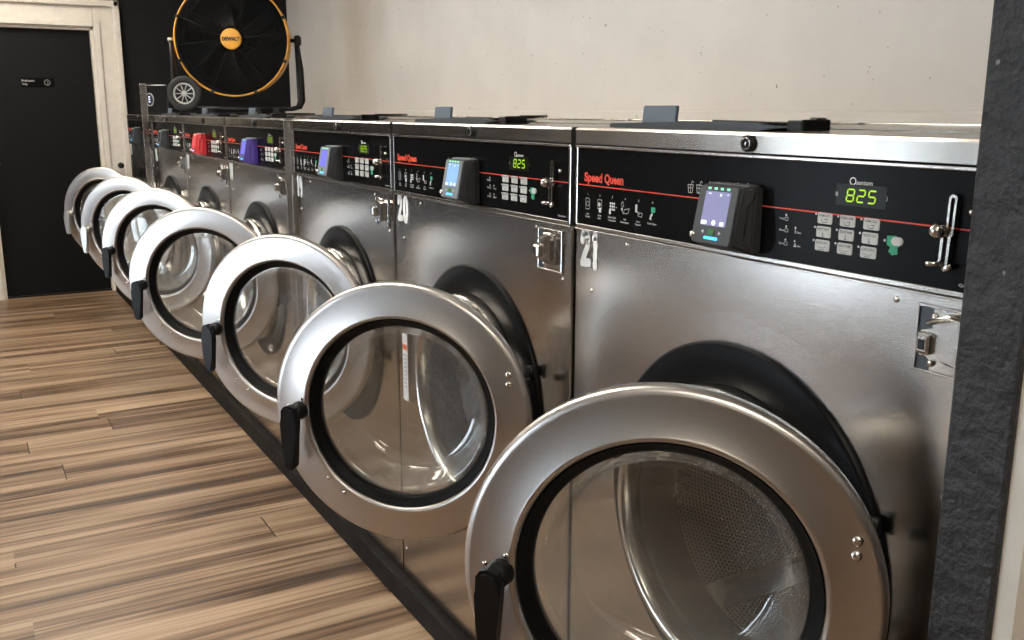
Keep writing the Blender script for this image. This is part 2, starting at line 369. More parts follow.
# sign on the door
sg = tag(link('door_sign', None, loc=(XW-.028, -.345, 1.275)), 'small black rectangular sign with white words and a round symbol, on the black door', 'sign')
part('sgp', 'sign_plate', 'black_gloss', lambda b_: box(b_, 0, .005, -.09, .09, -.026, .026, .002), sg)
def sgt(b_):
    text(b_, 'Employees', 0, 0, 0, .068, .013, org=(.0056, -.084, .004), ux=(0, 1, 0), uy=(0, 0, 1), n=(1, 0, 0))
    text(b_, 'Only', 0, 0, 0, .030, .013, org=(.0056, -.084, -.017), ux=(0, 1, 0), uy=(0, 0, 1), n=(1, 0, 0))
part('sgt', 'sign_lettering', 'white_print', sgt, sg)
def sgs(b_):
    lathe(b_, [(.014, .0055), (.0165, .0055)], (0, .052, 0), (1, 0, 0), 32)
    text(b_, ')', 0, 0, 0, .006, .018, org=(.0056, .051, -.007), ux=(0, 1, 0), uy=(0, 0, 1), n=(1, 0, 0))
part('sgs', 'sign_symbol', 'dull_steel', sgs, sg)
b = bm_new(); lathe(b, [(0, 0), (.012, 0), (.012, .03), (.018, .035), (.018, .05), (0, .055)], (XW+.05, .062, .785), (1, 0, 0), 20)
tag(link('door_stop', finish(b, 'door_stop', 'black_plastic')), 'small round black doorstop knob on the white door casing beside the washers', 'door stop')
# partition wall to the right of the last washer: dark textured end, cream side beyond
b = bm_new(); box(b, .697, .757, -.055, YN, 0, ZC, .003); struct('wall_partition', b, 'wall_dark')
b = bm_new(); box(b, .757, .775, -.048, YN, 0, ZC); struct('wall_partition_lining', b, 'wall_cream_side')
# ledge that runs along the wall behind the washers
b = bm_new(); box(b, XW, .697, 1.04, YN, 0, 1.085, .004); box(b, XW, .697, 1.13, YN, 1.085, 1.118, .004); struct('trim_2', b, 'wall')
# black plinth under the row
b = bm_new(); box(b, -5.15, .69, -.022, .95, 0, .056, .002); tag(link('plinth', finish(b, 'plinth', 'plinth')), 'long low black plinth on the floor under the row of washers', 'plinth')
# steel service posts between washers
def post(x, y, z0, z1, w_, name, label):
    b_ = bm_new(); box(b_, x-w_/2, x+w_/2, y, y+.03, z0, z1, .003); tag(link(name, finish(b_, name, 'bright_steel')), label, 'post')
post(-3.548, -.046, .0, 1.235, .007, 'service_post', 'tall thin steel post rising above the washer tops near the fan wheel')
b = bm_new(); box(b, -1.4555, -1.4505, -.010, .02, .057, 1.09, .001); box(b, -1.403, -1.3975, -.010, .02, .057, 1.09, .001); box(b, -1.4555, -1.3975, .004, .012, .057, 1.088)
tag(link('cover_strip', finish(b, 'cover_strip', 'bright_steel')), 'double vertical steel cover strip in the wide gap between washers 18 and 19', 'cover strip')
# ceiling light panels
for i, (x, y) in enumerate(((-4.2, -.55), (-2.5, -.55), (-.8, -.55), (1.7, -.55), (-3.6, -2.3), (3.3, -2.3))):
    o = tag(link('ceiling_light', None, loc=(x, y, ZC-.03)), 'flush rectangular fluorescent ceiling light above the aisle', 'ceiling light', 'ceiling lights above the aisle')
    part('clf', 'light_frame', 'trim_white', lambda b_: [box(b_, -.5, .5, s*.14-.008, s*.14+.008, -.01, .03) for s in (-1, 1)]+[box(b_, s*.5-.008, s*.5+.008, -.14, .14, -.01, .03) for s in (-1, 1)], o)
    part('cld', 'diffuser', 'lamp', lambda b_: box(b_, -.49, .49, -.13, .13, -.004, .028, .002), o)

# ------------------------------------------------------------------ the washer
W = .70; BW = .6885                   # pitch and body width
RC = (.364, .594)                       # centre of the drum opening
ZP, ZS, ZT, ZK = .949, 1.067, 1.094, .058
OFF = (-.345, -.5, 0)                 # washer origin: middle of its footprint

def f_body(b_):
    """front sheet with round opening and a soft raised surround, plus sides, back and seam edges"""
    cx, cz = RC; K = 144; x0, x1, z0, z1 = .0015, BW-.0015, ZK+.002, ZP-.004
    def rect(a_):
        dx, dz = math.cos(a_), math.sin(a_); t_ = min(((x1-cx) if dx > 0 else (x0-cx))/dx if abs(dx) > 1e-9 else 9, ((z1-cz) if dz > 0 else (z0-cz))/dz if abs(dz) > 1e-9 else 9)
        return cx+dx*t_, cz+dz*t_
    angs = sorted([2*PI*i/K for i in range(K)]+[math.atan2(z-cz, x-cx) % (2*PI) for x in (x0, x1) for z in (z0, z1)])
    fr_ = [(.19, -.0002), (.243, -.0008), (.2445, -.0008), (.250, -.0007), (.262, -.0004), (.28, -.0001), (.31, 0)]
    rings = []
    for r, y in fr_: 
        rg = []
        for a_ in angs:
            X, Z = rect(a_); rm = math.hypot(X-cx, Z-cz); rr_ = min(r, rm-.004*(1+fr_.index((r, y)))/4)
            rg.append(b_.verts.new((cx+rr_*math.cos(a_), y, cz+rr_*math.sin(a_))))
        rings.append(rg)
    rings.append([b_.verts.new((rect(a_)[0], 0, rect(a_)[1])) for a_ in angs])
    rings.append([b_.verts.new((rect(a_)[0]+(-.0015 if rect(a_)[0] < .3 else .0015)*(abs(rect(a_)[0]-x0) < 1e-6 or abs(rect(a_)[0]-x1) < 1e-6), .003, rect(a_)[1])) for a_ in angs])
    rings.append([b_.verts.new((v.co.x, .98, v.co.z)) for v in rings[-1]])
    n = len(angs)
    for k in range(len(rings)-1):
        for i in range(n):
            f = b_.faces.new((rings[k][i], rings[k][(i+1) % n], rings[k+1][(i+1) % n], rings[k+1][i])); f.smooth = False
    b_.faces.new(rings[-1])
def f_hood(b_):
    prof = [(-.004, ZS+.003), (-.004, ZT-.004), (-.002, ZT-.001), (.002, ZT), (1.0, ZT), (1.0, ZS+.003)]
    lo = [b_.verts.new((.0008, y, z)) for y, z in prof]; hi = [b_.verts.new((BW-.0008, y, z)) for y, z in prof]; k = len(prof)
    b_.faces.new(lo); b_.faces.new(hi[::-1])
    for i in range(k): b_.faces.new((lo[i], lo[(i+1) % k], hi[(i+1) % k], hi[i]))
    box(b_, .0015, BW-.0015, .20, .204, ZT, ZT+.0012); box(b_, .0015, BW-.0015, .62, .70, ZT, ZT+.004, .001)
def f_panelframe(b_):
    """steel surround of the black overlay"""
    W_, z0, z1 = BW, ZP-.003, ZS+.001
    box(b_, .0008, .0065, -.004, .05, z0, z1, .001); box(b_, BW-.0075, BW-.0008, -.004, .05, z0, z1, .001)
    box(b_, .0008, BW-.0008, -.0055, .05, z1-.0040, z1, .001); box(b_, .0008, BW-.0008, -.004, .05, z0, z0+.0055, .001)
    box(b_, .003, BW-.003, .0, .9, z0, z1)
    box(b_, .001, BW-.001, -.0045, .0, z0-.0035, z0-.0012, .0008)
PCX, PCZ, PW_, PH_ = (.0065+BW-.0075)/2, (ZP+.0025+ZS-.003)/2, BW-.014, ZS-.003-ZP-.0025
def f_overlay(b_): prism(b_, rrect(PW_, PH_, .006, 5), (PCX, -.0002, PCZ), FX, FZ, FN, .0022)
YO = -.0026
def ribbon(b_, pts, w_, y=YO):
    """flat printed line on the overlay"""
    for (x0, z0), (x1, z1) in zip(pts, pts[1:]):
        d = Vector((x1-x0, 0, z1-z0)); L_ = d.length
        if L_ < 1e-7: continue
        nn = Vector((-d.z, 0, d.x))/L_*w_/2; e = d/L_*w_*.4
        P, Q = Vector((x0, y, z0))-e, Vector((x1, y, z1))+e
        b_.faces.new([b_.verts.new(q) for q in (P-nn, Q-nn, Q+nn, P+nn)])
def circ_pts(cx, cz, r, k=20): return [(cx+r*math.cos(2*PI*i/k), cz+r*math.sin(2*PI*i/k)) for i in range(k+1)]
def disc(b_, cx, cz, r, y=YO, k=14): b_.faces.new([b_.verts.new((cx+r*math.cos(2*PI*i/k), y, cz+r*math.sin(2*PI*i/k))) for i in range(k)])
def f_print(b_):
    for i in range(6): f_step(b_, i)
    for i in range(7): f_basket(b_, i)
    for i in range(5): f_status(b_, i)
    f_words(b_)
def f_step(b_, i):
    lw = .0006
    steps = ['Load\nClothes', 'Close\nDoor', 'Select Cycle\nTemperature', 'Add\nDetergent', 'Insert\nPayment', 'Push Start']
    if True:
        x = .033+.0308*i; z = .983; text(b_, str(i+1), x, .9955, -.0022, None, .003, .0004, .01, 'C')
        for j, s in enumerate(steps[i].split('\n')): text(b_, s, x, .967-.0042*j, -.0022, None if len(s) < 9 else .019, .0025, .0004, .01, 'C')
        if i == 0:
            ribbon(b_, [(x-.005, z-.008), (x-.005, z+.008), (x+.003, z+.008), (x+.005, z+.005), (x+.005, z-.006), (x+.003, z-.008), (x-.005, z-.008)], lw); ribbon(b_, circ_pts(x, z, .0035), lw)
        elif i == 1:
            ribbon(b_, [(x-.005, z-.005), (x-.005, z+.008), (x+.005, z+.008), (x+.005, z-.005), (x-.005, z-.005)], lw); disc(b_, x-.001, z+.001, .0032)
            plate(b_, x+.001, z-.007, .005, .007, -.0022)
        elif i == 2:
            for q in range(9): plate(b_, x-.004+.0045*(q % 3), z+.005-.0042*(q//3), .003, .003, -.0022)
            plate(b_, x-.005, z-.007, .004, .007, -.0022); disc(b_, x+.010, z, .0008)
        elif i == 3:
            ribbon(b_, [(x-.008, z-.001), (x-.004, z-.007), (x+.007, z-.006), (x+.010, z+.001), (x-.001, z-.001), (x-.004, z-.007)], lw)
            ribbon(b_, [(x-.009, z+.006), (x-.006, z+.010), (x-.003, z+.004), (x-.006, z+.002), (x-.009, z+.006)], lw); plate(b_, x-.007, z-.001, .003, .004, -.0022)
        elif i == 4:
            plate(b_, x-.005, z+.003, .004, .011, -.0022, r=.0015); ribbon(b_, [(x, z-.002), (x+.009, z-.003), (x+.008, z-.008), (x-.001, z-.007), (x, z-.002)], lw)
            ribbon(b_, [(x-.003, z-.001), (x+.002, z-.005)], .001)
        else:
            prism(b_, [(-.001, -.004), (.002, -.0005), (.001, .002), (-.003, -.001), (-.005, -.007), (-.001, -.008)], (x-.001, -.0022, z-.002), FX, FZ, FN, .0005)
def f_basket(b_, i):
    if True:                                   # row of basket symbols above the reader
        x = .263+.0165*i; z = 1.022+.0006*i
        ribbon(b_, [(x-.005, z+.004), (x-.0035, z-.006), (x+.0035, z-.006), (x+.005, z+.004), (x-.005, z+.004)], .0008)
        ribbon(b_, [(x-.0045, z), (x+.0045, z)], .0006); ribbon(b_, [(x, z+.004), (x, z-.006)], .0006)
        ribbon(b_, [(x+.001, z+.004), (x+.003, z+.009), (x+.006, z+.007)], .0006)
def f_status(b_, i):
    for x, z, s, k in (((.429, 1.003, 'Wash', 0), (.430, .990, 'Rinse', 0), (.430, .975, 'Spin', 0), (.444, .990, 'Dose', 1), (.444, .975, 'Locked', 2))[i],):
        disc(b_, x, z, .0013)
        if k == 0:
            text(b_, s, x-.010, z-.0055, -.0022, .0075, .0024, .0004, .01); ribbon(b_, [(x-.0015, z-.006), (x-.0015, z-.0025), (x+.003, z-.0025), (x+.003, z-.006), (x-.0015, z-.006)], .0005)
        else:
            text(b_, s, x+.0025, z-.0060, -.0022, .006, .0022, .0004, .01)
            ribbon(b_, [(x-.001, z-.006), (x+.001, z-.0025), (x+.002, z-.006), (x-.001, z-.006)] if k == 2 else [(x, z-.002), (x, z-.006)], .0009)
def f_title(b_): text(b_, 'Q', .5145, 1.0425, -.0022, None, .0082, .0004, .01); text(b_, 'uantum', .5225, 1.0435, -.0022, .0215, .0045, .0004, .012)
def f_radio(b_): prism(b_, rrect(.0032, .0052, .0015, 3), (.499, -.0022, 1.032), FX, FZ, FN, .0005)
def f_clock(b_): ribbon(b_, circ_pts(.5605, 1.0315, .0029), .0005); ribbon(b_, [(.5605, 1.0315), (.5605, 1.0335)], .0005)
def f_keydot(b_, k):
    if k == 9: disc(b_, .5645, .990, .0014)
    else: disc(b_, .4725+.0305*(k % 3)-.0005*(k//3), 1.0085-.0145*(k//3), .0013)
def f_corner(b_): text(b_, 'Quantum', .652, .9565, -.0022, .022, .0028, .0004, .01)
def f_words(b_):
    f_title(b_); f_radio(b_); f_clock(b_); f_corner(b_)
    for k in range(10): f_keydot(b_, k)
def f_logo(b_):
    text(b_, 'Speed', .0235, 1.0160, -.0022, .0455, .0125, .0005, .034); text(b_, 'Queen', .0745, 1.0160, -.0022, .0455, .0125, .0005, .034)
def f_line(b_): box(b_, .0070, BW-.008, -.0028, -.0020, 1.0093, 1.0107)
SEG = {'8': 'abcdefg', '2': 'abged', '5': 'afgcd'}
def f_digits(b_):
    w_, h_, th = .0088, .0125, .0016
    for i, ch in enumerate('825'):
        ox, oz = .5120+.0138*i, 1.0255
        def seg(x0, z0, x1, z1):
            d = Vector((x1-x0, z1-z0)).normalized(); nn = Vector((-d.y, d.x))*th/2; g = th*.62; e = th*.5
            P = Vector((x0, z0))+d*g; Q = Vector((x1, z1))-d*g
            poly = [P-d*e*.8, P-nn, Q-nn, Q+d*e*.8, Q+nn, P+nn]
            b_.faces.new([b_.verts.new((ox+q.x+.14*q.y, -.0030, oz+q.y)) for q in poly])
        cc = {'a': (0, h_, w_, h_), 'b': (w_, h_, w_, h_/2), 'c': (w_, h_/2, w_, 0), 'd': (0, 0, w_, 0), 'e': (0, 0, 0, h_/2), 'f': (0, h_/2, 0, h_), 'g': (0, h_/2, w_, h_/2)}
        for s in SEG[ch]: seg(*cc[s])
def f_window(b_): plate(b_, .5300, 1.0318, .064, .0225, -.0020, .0007, .001)
KEYTXT = [['NORMAL HOT', 'NORMAL WARM', 'NORMAL COLD'], ['HEAVY HOT', 'DELICATE WARM', 'DELICATE COLD'], ['QUICK HOT', 'QUICK WARM', 'QUICK COLD']]
def keypos(r_i, c): return .4855+.0307*c-.0006*r_i, 1.0045-.0147*r_i
def f_key(b_): prism(b_, rrect(.0198, .0118, .0018, 3), (0, 0, 0), FX, FZ, FN, .0016, .0004)
def mk_keyink(r_i, c):
    def f(b_):
        text(b_, KEYTXT[r_i][c], 0, .0018, -.0017, .0158, .0027, .0003, .014, 'C')
        y = -.0020
        if r_i == 0: ribbon(b_, [(-.004, -.001), (-.002, -.0045), (.003, -.0042), (.004, -.0005), (.0, -.0012)], .0006, y)
        elif r_i == 1: ribbon(b_, [(0, 0), (0, -.0046)], .0008, y); ribbon(b_, [(-.0016, -.0046), (.0016, -.0046)], .0006, y)
        else: ribbon(b_, [(-.006, -.001), (-.003, -.0025), (.003, -.0025), (.006, -.001)], .0004, y); ribbon(b_, [(-.004, -.0045), (.004, -.0045)], .0006, y)
    return f
def f_green(b_): prism(b_, [(-.0105, .006), (.000, .0068), (.004, .004), (.0055, -.003), (.0030, -.0045), (.0035, -.0115), (-.003, -.013), (-.0075, -.0095), (-.0055, -.005), (-.0100, -.003)], (.5775, -.0022, .989), FX, FZ, FN, .0006)
def f_oval(b_): prism(b_, rrect(.0135, .0085, .0042, 6), (.5800, -.0022, .9905), FX, FZ, FN, .0022, .0006)
def f_greenicon(b_): plate(b_, .1885, .9870, .0085, .0070, -.0022, .0005)
def f_lever(b_):
    """slotted hasp arm, round ball head and T bar"""
    x = .6405
    def slot(x0, x1, w_, z0, z1):
        out = rrect(w_, z1-z0, w_*.48, 5); inn = rrect(w_*.45, z1-z0-w_*.7, w_*.2, 5)
        K = len(out); y0, y1 = -.005, -.0085
        vo = [[b_.verts.new(((x0+x1)/2+px_+(x1-x0)*(pz_/(z1-z0)), y, (z0+z1)/2+pz_)) for px_, pz_ in q] for q in (out, inn) for y in (y0, y1)]
        for i in range(K):
            j = (i+1) % K
            b_.faces.new((vo[1][i], vo[1][j], vo[3][j], vo[3][i])); b_.faces.new((vo[0][i], vo[0][j], vo[1][j], vo[1][i])); b_.faces.new((vo[2][i], vo[2][j], vo[3][j], vo[3][i])); b_.faces.new((vo[0][i], vo[0][j], vo[2][j], vo[2][i]))
    slot(x, x+.001, .0085, 1.004, 1.042); slot(x-.004, x-.003, .0105, .9735, 1.006)
    lathe(b_, [(0, .020), (.004, .019), (.0068, .015), (.0078, .0105), (.0068, .0065), (.005, .004), (.004, .0), (0, 0)], (x-.0085, -.0024, 1.0075), (0, -1, 0), 20)
    tube(b_, [(x-.004, -.008, .9765), (x-.013, -.014, .9755), (x-.0165, -.016, .9757)], [.0028, .0026, .0022]); tube(b_, [(x-.006, -.006, .974), (x, -.009, .9715), (x+.006, -.008, .976)], .0028)
    tube(b_, [(x, -.002, 1.006), (x, -.008, 1.006)], .0042, 14)
    lathe(b_, [(0, .004), (.0025, .0035), (.003, 0)], (x+.018, -.0024, 1.0265), (0, -1, 0), 12)
def f_lock(b_):
    lathe(b_, [(.0100, 0), (.0100, .004), (.0085, .006), (.0060, .006), (.0055, .004), (.0030, .004), (.0028, .0055), (0, .0055)], (.3655, -.004, 1.0805), (0, -1, 0), 32)
def f_lockring(b_): lathe(b_, [(.0066, .0046), (.0071, .0058), (.0063, .0058)], (.3655, -.0045, 1.0805), (0, -1, 0), 32); box(b_, .3645, .3665, -.0105, -.0098, 1.0785, 1.0825)
# top dispenser lid: low slate lid, upright tab on its left, black channel edge on its right
def f_lid(b_):
    prism(b_, [(.030, 0), (.335, 0), (.372, .0045), (.330, .0095), (.200, .0100), (.032, .0058)], (0, .13, ZT), FX, (0, 0, 1), FN, .095, .001)
def f_tab(b_): prism(b_, rrect(.074, .034, .003, 3), (.118, .062, ZT+.0140), FX, (0, .10, .995), (0, -1, 0), .005, .0008)
def f_chan(b_):
    tube(b_, [(.235, .235, ZT+.0125), (.300, .19, ZT+.0125), (.385, .085, ZT+.0125)], .0028, 8); box(b_, .374, .401, .045, .058, ZT+.0005, ZT+.0130, .002); box(b_, .395, .401, .045, .090, ZT+.0005, ZT+.0140, .002)
    tube(b_, [(.240, .050, ZT+.0105), (.372, .047, ZT+.0085)], .0022, 8)
# recessed latch plate with wedge hasp
def f_latch(b_):
    x0, x1, z0, z1 = .592, .664, .866, .934
    for (p0, p1, q0, q1) in ((x0, x0+.003, z0, z1), (x1-.003, x1, z0, z1), (x0, x1, z0, z0+.003), (x0, x1, z1-.003, z1)): box(b_, p0, p1, -.0035, .001, q0, q1, .0008)
    box(b_, x0+.018, x1, -.0018, .001, z0, z1, .0005)
def f_latchslot(b_): box(b_, .5950, .6105, -.0012, .001, .869, .931)
def f_hasp(b_):
    prism(b_, [(-.012, -.016), (.002, -.014), (.033, -.022), (.036, .019), (.030, .024), (.002, .0130), (-.012, .009)], (.617, -.0018, .901), FX, FZ, FN, .013, .0035)
    box(b_, .606, .623, -.022, -.010, .888, .910, .004); tube(b_, [(.612, -.012, .918), (.634, -.010, .9275), (.650, -.006, .925)], .003, 8)
def f_keyhole(b_): box(b_, .6105, .6175, -.0226, -.0218, .8935, .9035, .0008)
def f_rivet(b_): lathe(b_, [(0, .0040), (.0025, .0034), (.0042, .0018), (.0046, 0)], (0, 0, 0), (0, -1, 0), 16)
def f_screw(b_): lathe(b_, [(0, .0022), (.0014, .0022), (.0030, .0013), (.0036, 0)], (0, 0, 0), (0, -1, 0), 14)
# drum opening
C3 = (RC[0], 0, RC[1])
def f_ring(b_): lathe(b_, [(.190, .0), (.190, .006), (.193, .008), (.240, .008), (.2445, .006), (.2445, .0)], C3, FN, 128)
def f_lip(b_): lathe(b_, [(.190, -.004), (.1915, .024), (.1895, .036), (.184, .043), (.177, .043), (.1735, .038), (.1725, .010), (.1715, -.03)], C3, FN, 128)
def f_gasket(b_): lathe(b_, [(.1725, .012), (.168, .016), (.1635, .010), (.1630, -.02), (.166, -.05)], C3, FN, 96)
def f_drum(b_):
    lathe(b_, [(.166, -.045), (.183, -.052), (.186, -.06), (.186, -.36), (.178, -.375)], C3, FN, 96, uvs=(190, [0, 2, 3, 50, 52]))
    # back disc with radial uv in pitches
    u, v, n = frame_of(FN); uvl = b_.loops.layers.uv.active; prev = None
    for r in [.178*i/12 for i in range(13)]:
        ring = [b_.verts.new(Vector(C3)+n*(-.375)+(u*math.cos(2*PI*i/48)+v*math.sin(2*PI*i/48))*max(r, .0005)) for i in range(48)]
        if prev:
            for i in range(48):
                f = b_.faces.new((prev[i], prev[(i+1) % 48], ring[(i+1) % 48], ring[i]))
                for l in f.loops: q = l.vert.co; l[uvl].uv = (q.x/.0068, q.z/.0068)
        prev = ring
def f_lifter(b_):
    for k in range(3):
        a_ = PI/2+.5+k*2*PI/3; u = Vector((math.cos(a_), 0, math.sin(a_))); t_ = Vector((-math.sin(a_), 0, math.cos(a_))); c = Vector(C3)+u*.186
        prism(b_, [(-.022, .002), (-.010, -.030), (-.004, -.036), (.004, -.036), (.010, -.030), (.022, .002)], c+Vector((0, .07, 0)), t_, u, (0, 1, 0), .29, .002)
def f_keeper(b_):
    """door catch on the left of the opening ring"""
    x, y, z = RC[0]-.170, .050, .590
    box(b_, x-.004, x+.002, y-.022, y+.022, z-.030, z+.028, .002); box(b_, x, x+.020, y-.016, y+.016, z-.018, z-.010, .0015); box(b_, x, x+.020, y-.016, y+.016, z+.006, z+.013, .0015)
    tube(b_, [(x+.016, y-.010, z-.014), (x+.016, y-.010, z+.010)], .0035, 8)
# door, closed pose: hinge axis at the origin, door to -x, outer face to -y
DRR, DR1, DC = .2255, .1675, (-.2355, -.058, 0)
def dl(b_, prof, seg=128): lathe(b_, [(r, -h) for r, h in prof], DC, FN, seg)     # h = depth behind the outer face
def f_doorframe(b_): dl(b_, [(DR1-.004, .0225), (DR1-.003, .006), (DR1-.0012, .0015), (DR1+.0015, -.0010), (DR1+.0045, -.0006), (DR1+.0060, .0005), (.2155, .0005), (.2197, .0012), (.2227, .0040), (.2250, .0080), (.2255, .012), (.2253, .019), (.2215, .0222), (.190, .0225), (DR1-.004, .0225)])
def f_doorback(b_): dl(b_, [(.216, .0222), (.2175, .027), (.214, .035), (.186, .036), (.180, .034), (.170, .030), (.163, .024)])
def f_doorgasket(b_): dl(b_, [(DR1-.0045, .006), (.1600, .0100), (.1540, .0150), (.1505, .0185), (.1490, .0225), (.1490, .031), (.154, .034), (.166, .034)])
def f_doorglass(b_):
    outer = [(.1435, .030), (.1400, .0295), (.1370, .0310), (.1350, .036), (.1345, .050), (.1320, .054), (.1310, .068), (.1285, .072), (.1270, .086), (.1225, .096), (.1120, .105), (.107, .1045), (.098, .110), (.070, .1135), (.035, .115), (.0, .1155)]
    inner = [(.0, .1105), (.035, .110), (.068, .1085), (.095, .105), (.1085, .1000), (.1180, .0925), (.1220, .084), (.1235, .070), (.1262, .066), (.1272, .052), (.1300, .048), (.1305, .034), (.1335, .0275), (.1380, .0250), (.1435, .0250)]
    dl(b_, [(r*1.035, h-.003) for r, h in outer+inner])
def f_handle(b_):
    """short stub out of the face, elbow, and a flat grip hanging beside the rim"""
    cx, cz = DC[0]-.1800, -.004
    tube(b_, [(cx, DC[1]+.002, cz), (cx-.001, DC[1]-.006, cz), (cx-.003, DC[1]-.020, cz-.001)], [.0165, .0145, .0140], 20)
    pts = [((-.0005, .0155), 0), ((.0115, .011), 0), ((.016, .002), 0), ((.0145, -.020), 0), ((.011, -.060), 0), ((.0085, -.092), 0), ((.003, -.099), 0), ((-.006, -.098), 0), ((-.0105, -.092), 0), ((-.0125, -.055), 0), ((-.0145, -.015), 0), ((-.014, .006), 0), ((-.0095, .013), 0)]
    prism(b_, [q[0] for q in pts], (cx-.0055, DC[1]-.0170, cz), FX, FZ, (-.05, -1, 0), .0160, .004)
def mkdoor(parent, kind, th, n):
    x_h = HINGE_X[n]; o = part('doorframe', 'door', 'door_steel', f_doorframe, parent, loc=(x_h+OFF[0], -.003+OFF[1], .619), rotz=math.radians(th))
    part('doorback', 'rear_rim', 'rubber', f_doorback, o); part('doorgasket', 'gasket', 'rubber', f_doorgasket, o)
    g = part('doorglass', 'door_glass', 'glass', f_doorglass, o)
    h = part('handle'+kind, 'door_handle', 'silver' if kind == 's' else 'handle_black', f_handle, o)
    if kind == 's': h['label'] = 'silver door handle'
    for dz in (.084, .068): part('drv', 'rivet', 'screw', lambda b_: lathe(b_, [(0, .0040), (.003, .0034), (.0054, .0018), (.0060, 0)], (0, 0, 0), FN, 18), o, loc=(DC[0]+.1890, DC[1]+.0005, dz))
    for dx, dz in ((-.1740, .0165), (-.199, .004), (-.131, -.122), (-.103, -.146)): part('dsc', 'screw', 'screw', f_screw, o, loc=(DC[0]+dx, DC[1]+.0005, dz))
    return o
def f_hinge(b_):
    tube(b_, [(-.024, -.014, -.012), (-.024, -.014, .012)], .004, 14); box(b_, -.038, -.022, -.0180, -.007, -.009, .009, .001)
def f_hingearm(b_): box(b_, -.050, -.020, -.022, -.008, -.006, .006, .002)
# payment reader on the overlay
def f_reader(b_):
    """housing that tapers to a smaller, slightly upward-facing front"""
    x0, x1, z0, z1 = .3130, .3925, .9545, 1.0315
    back = [(x0, -.0020, z0), (x1, -.0020, z0), (x1, -.0020, z1), (x0, -.0020, z1)]
    mid = [(x0-.0005, -.018, z0-.001), (x1+.0005, -.018, z0-.001), (x1+.0005, -.016, z1+.0005), (x0-.0005, -.016, z1+.0005)]
    fr_ = [(x0+.001, -.042, z0+.009), (x1-.009, -.042, z0+.009), (x1-.008, -.029, z1-.001), (x0+.001, -.029, z1-.001)]
    V_ = [[b_.verts.new(q) for q in r] for r in (back, mid, fr_)]
    for k in range(2):
        for i in range(4): b_.faces.new((V_[k][i], V_[k][(i+1) % 4], V_[k+1][(i+1) % 4], V_[k+1][i]))
    b_.faces.new(V_[0][::-1]); f = b_.faces.new(V_[2])
    bmesh.ops.bevel(b_, geom=[e for e in b_.edges if not e.is_boundary], offset=.0022, segments=2, affect='EDGES')
RU = Vector((.0, .013, .067)).normalized(); RO = Vector((.3185, -.0424, .9628)); RN = Vector((0, -.067, .013)).normalized()
def on_reader(u, v, d=0): return RO+Vector((1, 0, 0))*u+RU*v+RN*d
def f_rface(b_): prism(b_, rrect(.0670, .0680, .004, 4), on_reader(.0300, .0345, -.0008), FX, RU, RN, .0024, .0008)
def f_rseam(b_):
    pts = [(-.0165, 1.0305), (-.0175, 1.018), (-.0240, 1.010), (-.0265, .975), (-.0280, .966), (-.0220, .9635), (-.0200, .9560)]
    for (y0, z0), (y1, z1) in zip(pts, pts[1:]): tube(b_, [(.3925+(y0+.0165)*.55+.0012, y0, z0), (.3925+(y1+.0165)*.55+.0012, y1, z1)], .0011, 6)
def f_rscreen(b_): prism(b_, rrect(.0430, .0410, .0015, 3), on_reader(.0305, .0420, .0014), FX, RU, RN, .0006)
def f_ricon(b_, k):
    if k == 5:
        c = on_reader(.0315, .0255, .0021); b_.faces.new([b_.verts.new(c+Vector((1, 0, 0))*(.0033*math.cos(i*PI/8))+RU*(.0033*math.sin(i*PI/8))) for i in range(16)]); return
    u, v, w_, h_ = ((.0125, .0265, .010, .0045), (.0440, .0265, .007, .0045), (.0155, .0610, .005, .0015), (.0350, .0600, .003, .003), (.0470, .0610, .002, .0015))[k]
    c = on_reader(u+w_*.2, v-.0015, .0021); b_.faces.new([b_.verts.new(c+Vector((1, 0, 0))*q[0]+RU*q[1]) for q in rrect(w_, h_, .0008, 2)])
def f_rleds(b_):
    for i in range(4): prism(b_, rrect(.0046, .0026, .0006, 2), on_reader(.0140+.0108*i, .0658, .0014), FX, RU, RN, .0006)
def f_rbtn(b_): prism(b_, rrect(.0115, .0072, .002, 3), on_reader(.0300, .0140, .0014), FX, RU, RN, .0012, .0004)
def f_rbtns(b_):
    for s in (-1, 1):
        c = on_reader(.0300+s*.0145, .0140, .0020); b_.faces.new([b_.verts.new(c+Vector((1, 0, 0))*q[0]+RU*q[1]) for q in ((s*.0028, 0), (-s*.0016, .0024), (-s*.0016, -.0024))])
def f_rbar(b_): prism(b_, rrect(.0235, .0034, .0015, 3), on_reader(.0310, .0070, .0014), FX, RU, RN, .0010, .0003)
def f_rknob(b_): lathe(b_, [(0, .005), (.003, .0045), (.0044, .002), (.0046, -.002)], on_reader(-.0005, .0085, .0010), RN, 18)
def f_rsidecap(b_): box(b_, .318, .386, -.020, -.004, 1.0300, 1.0335, .001)
READERS = {  # number: housing, face, screen, side label
 21: ('reader_dark', 'reader_grey', 'screen_lilac'), 20: ('reader_dark', 'reader_light', 'screen_blue'), 19: ('reader_dark', 'reader_light', 'screen_violet'),
 18: ('reader_purple', 'reader_purple', 'screen_violet'), 17: ('reader_red', 'reader_red', 'screen_red'), 16: ('reader_dark', 'reader_grey', 'screen_dark'), 15: ('reader_dark', 'reader_grey', 'screen_dark')}
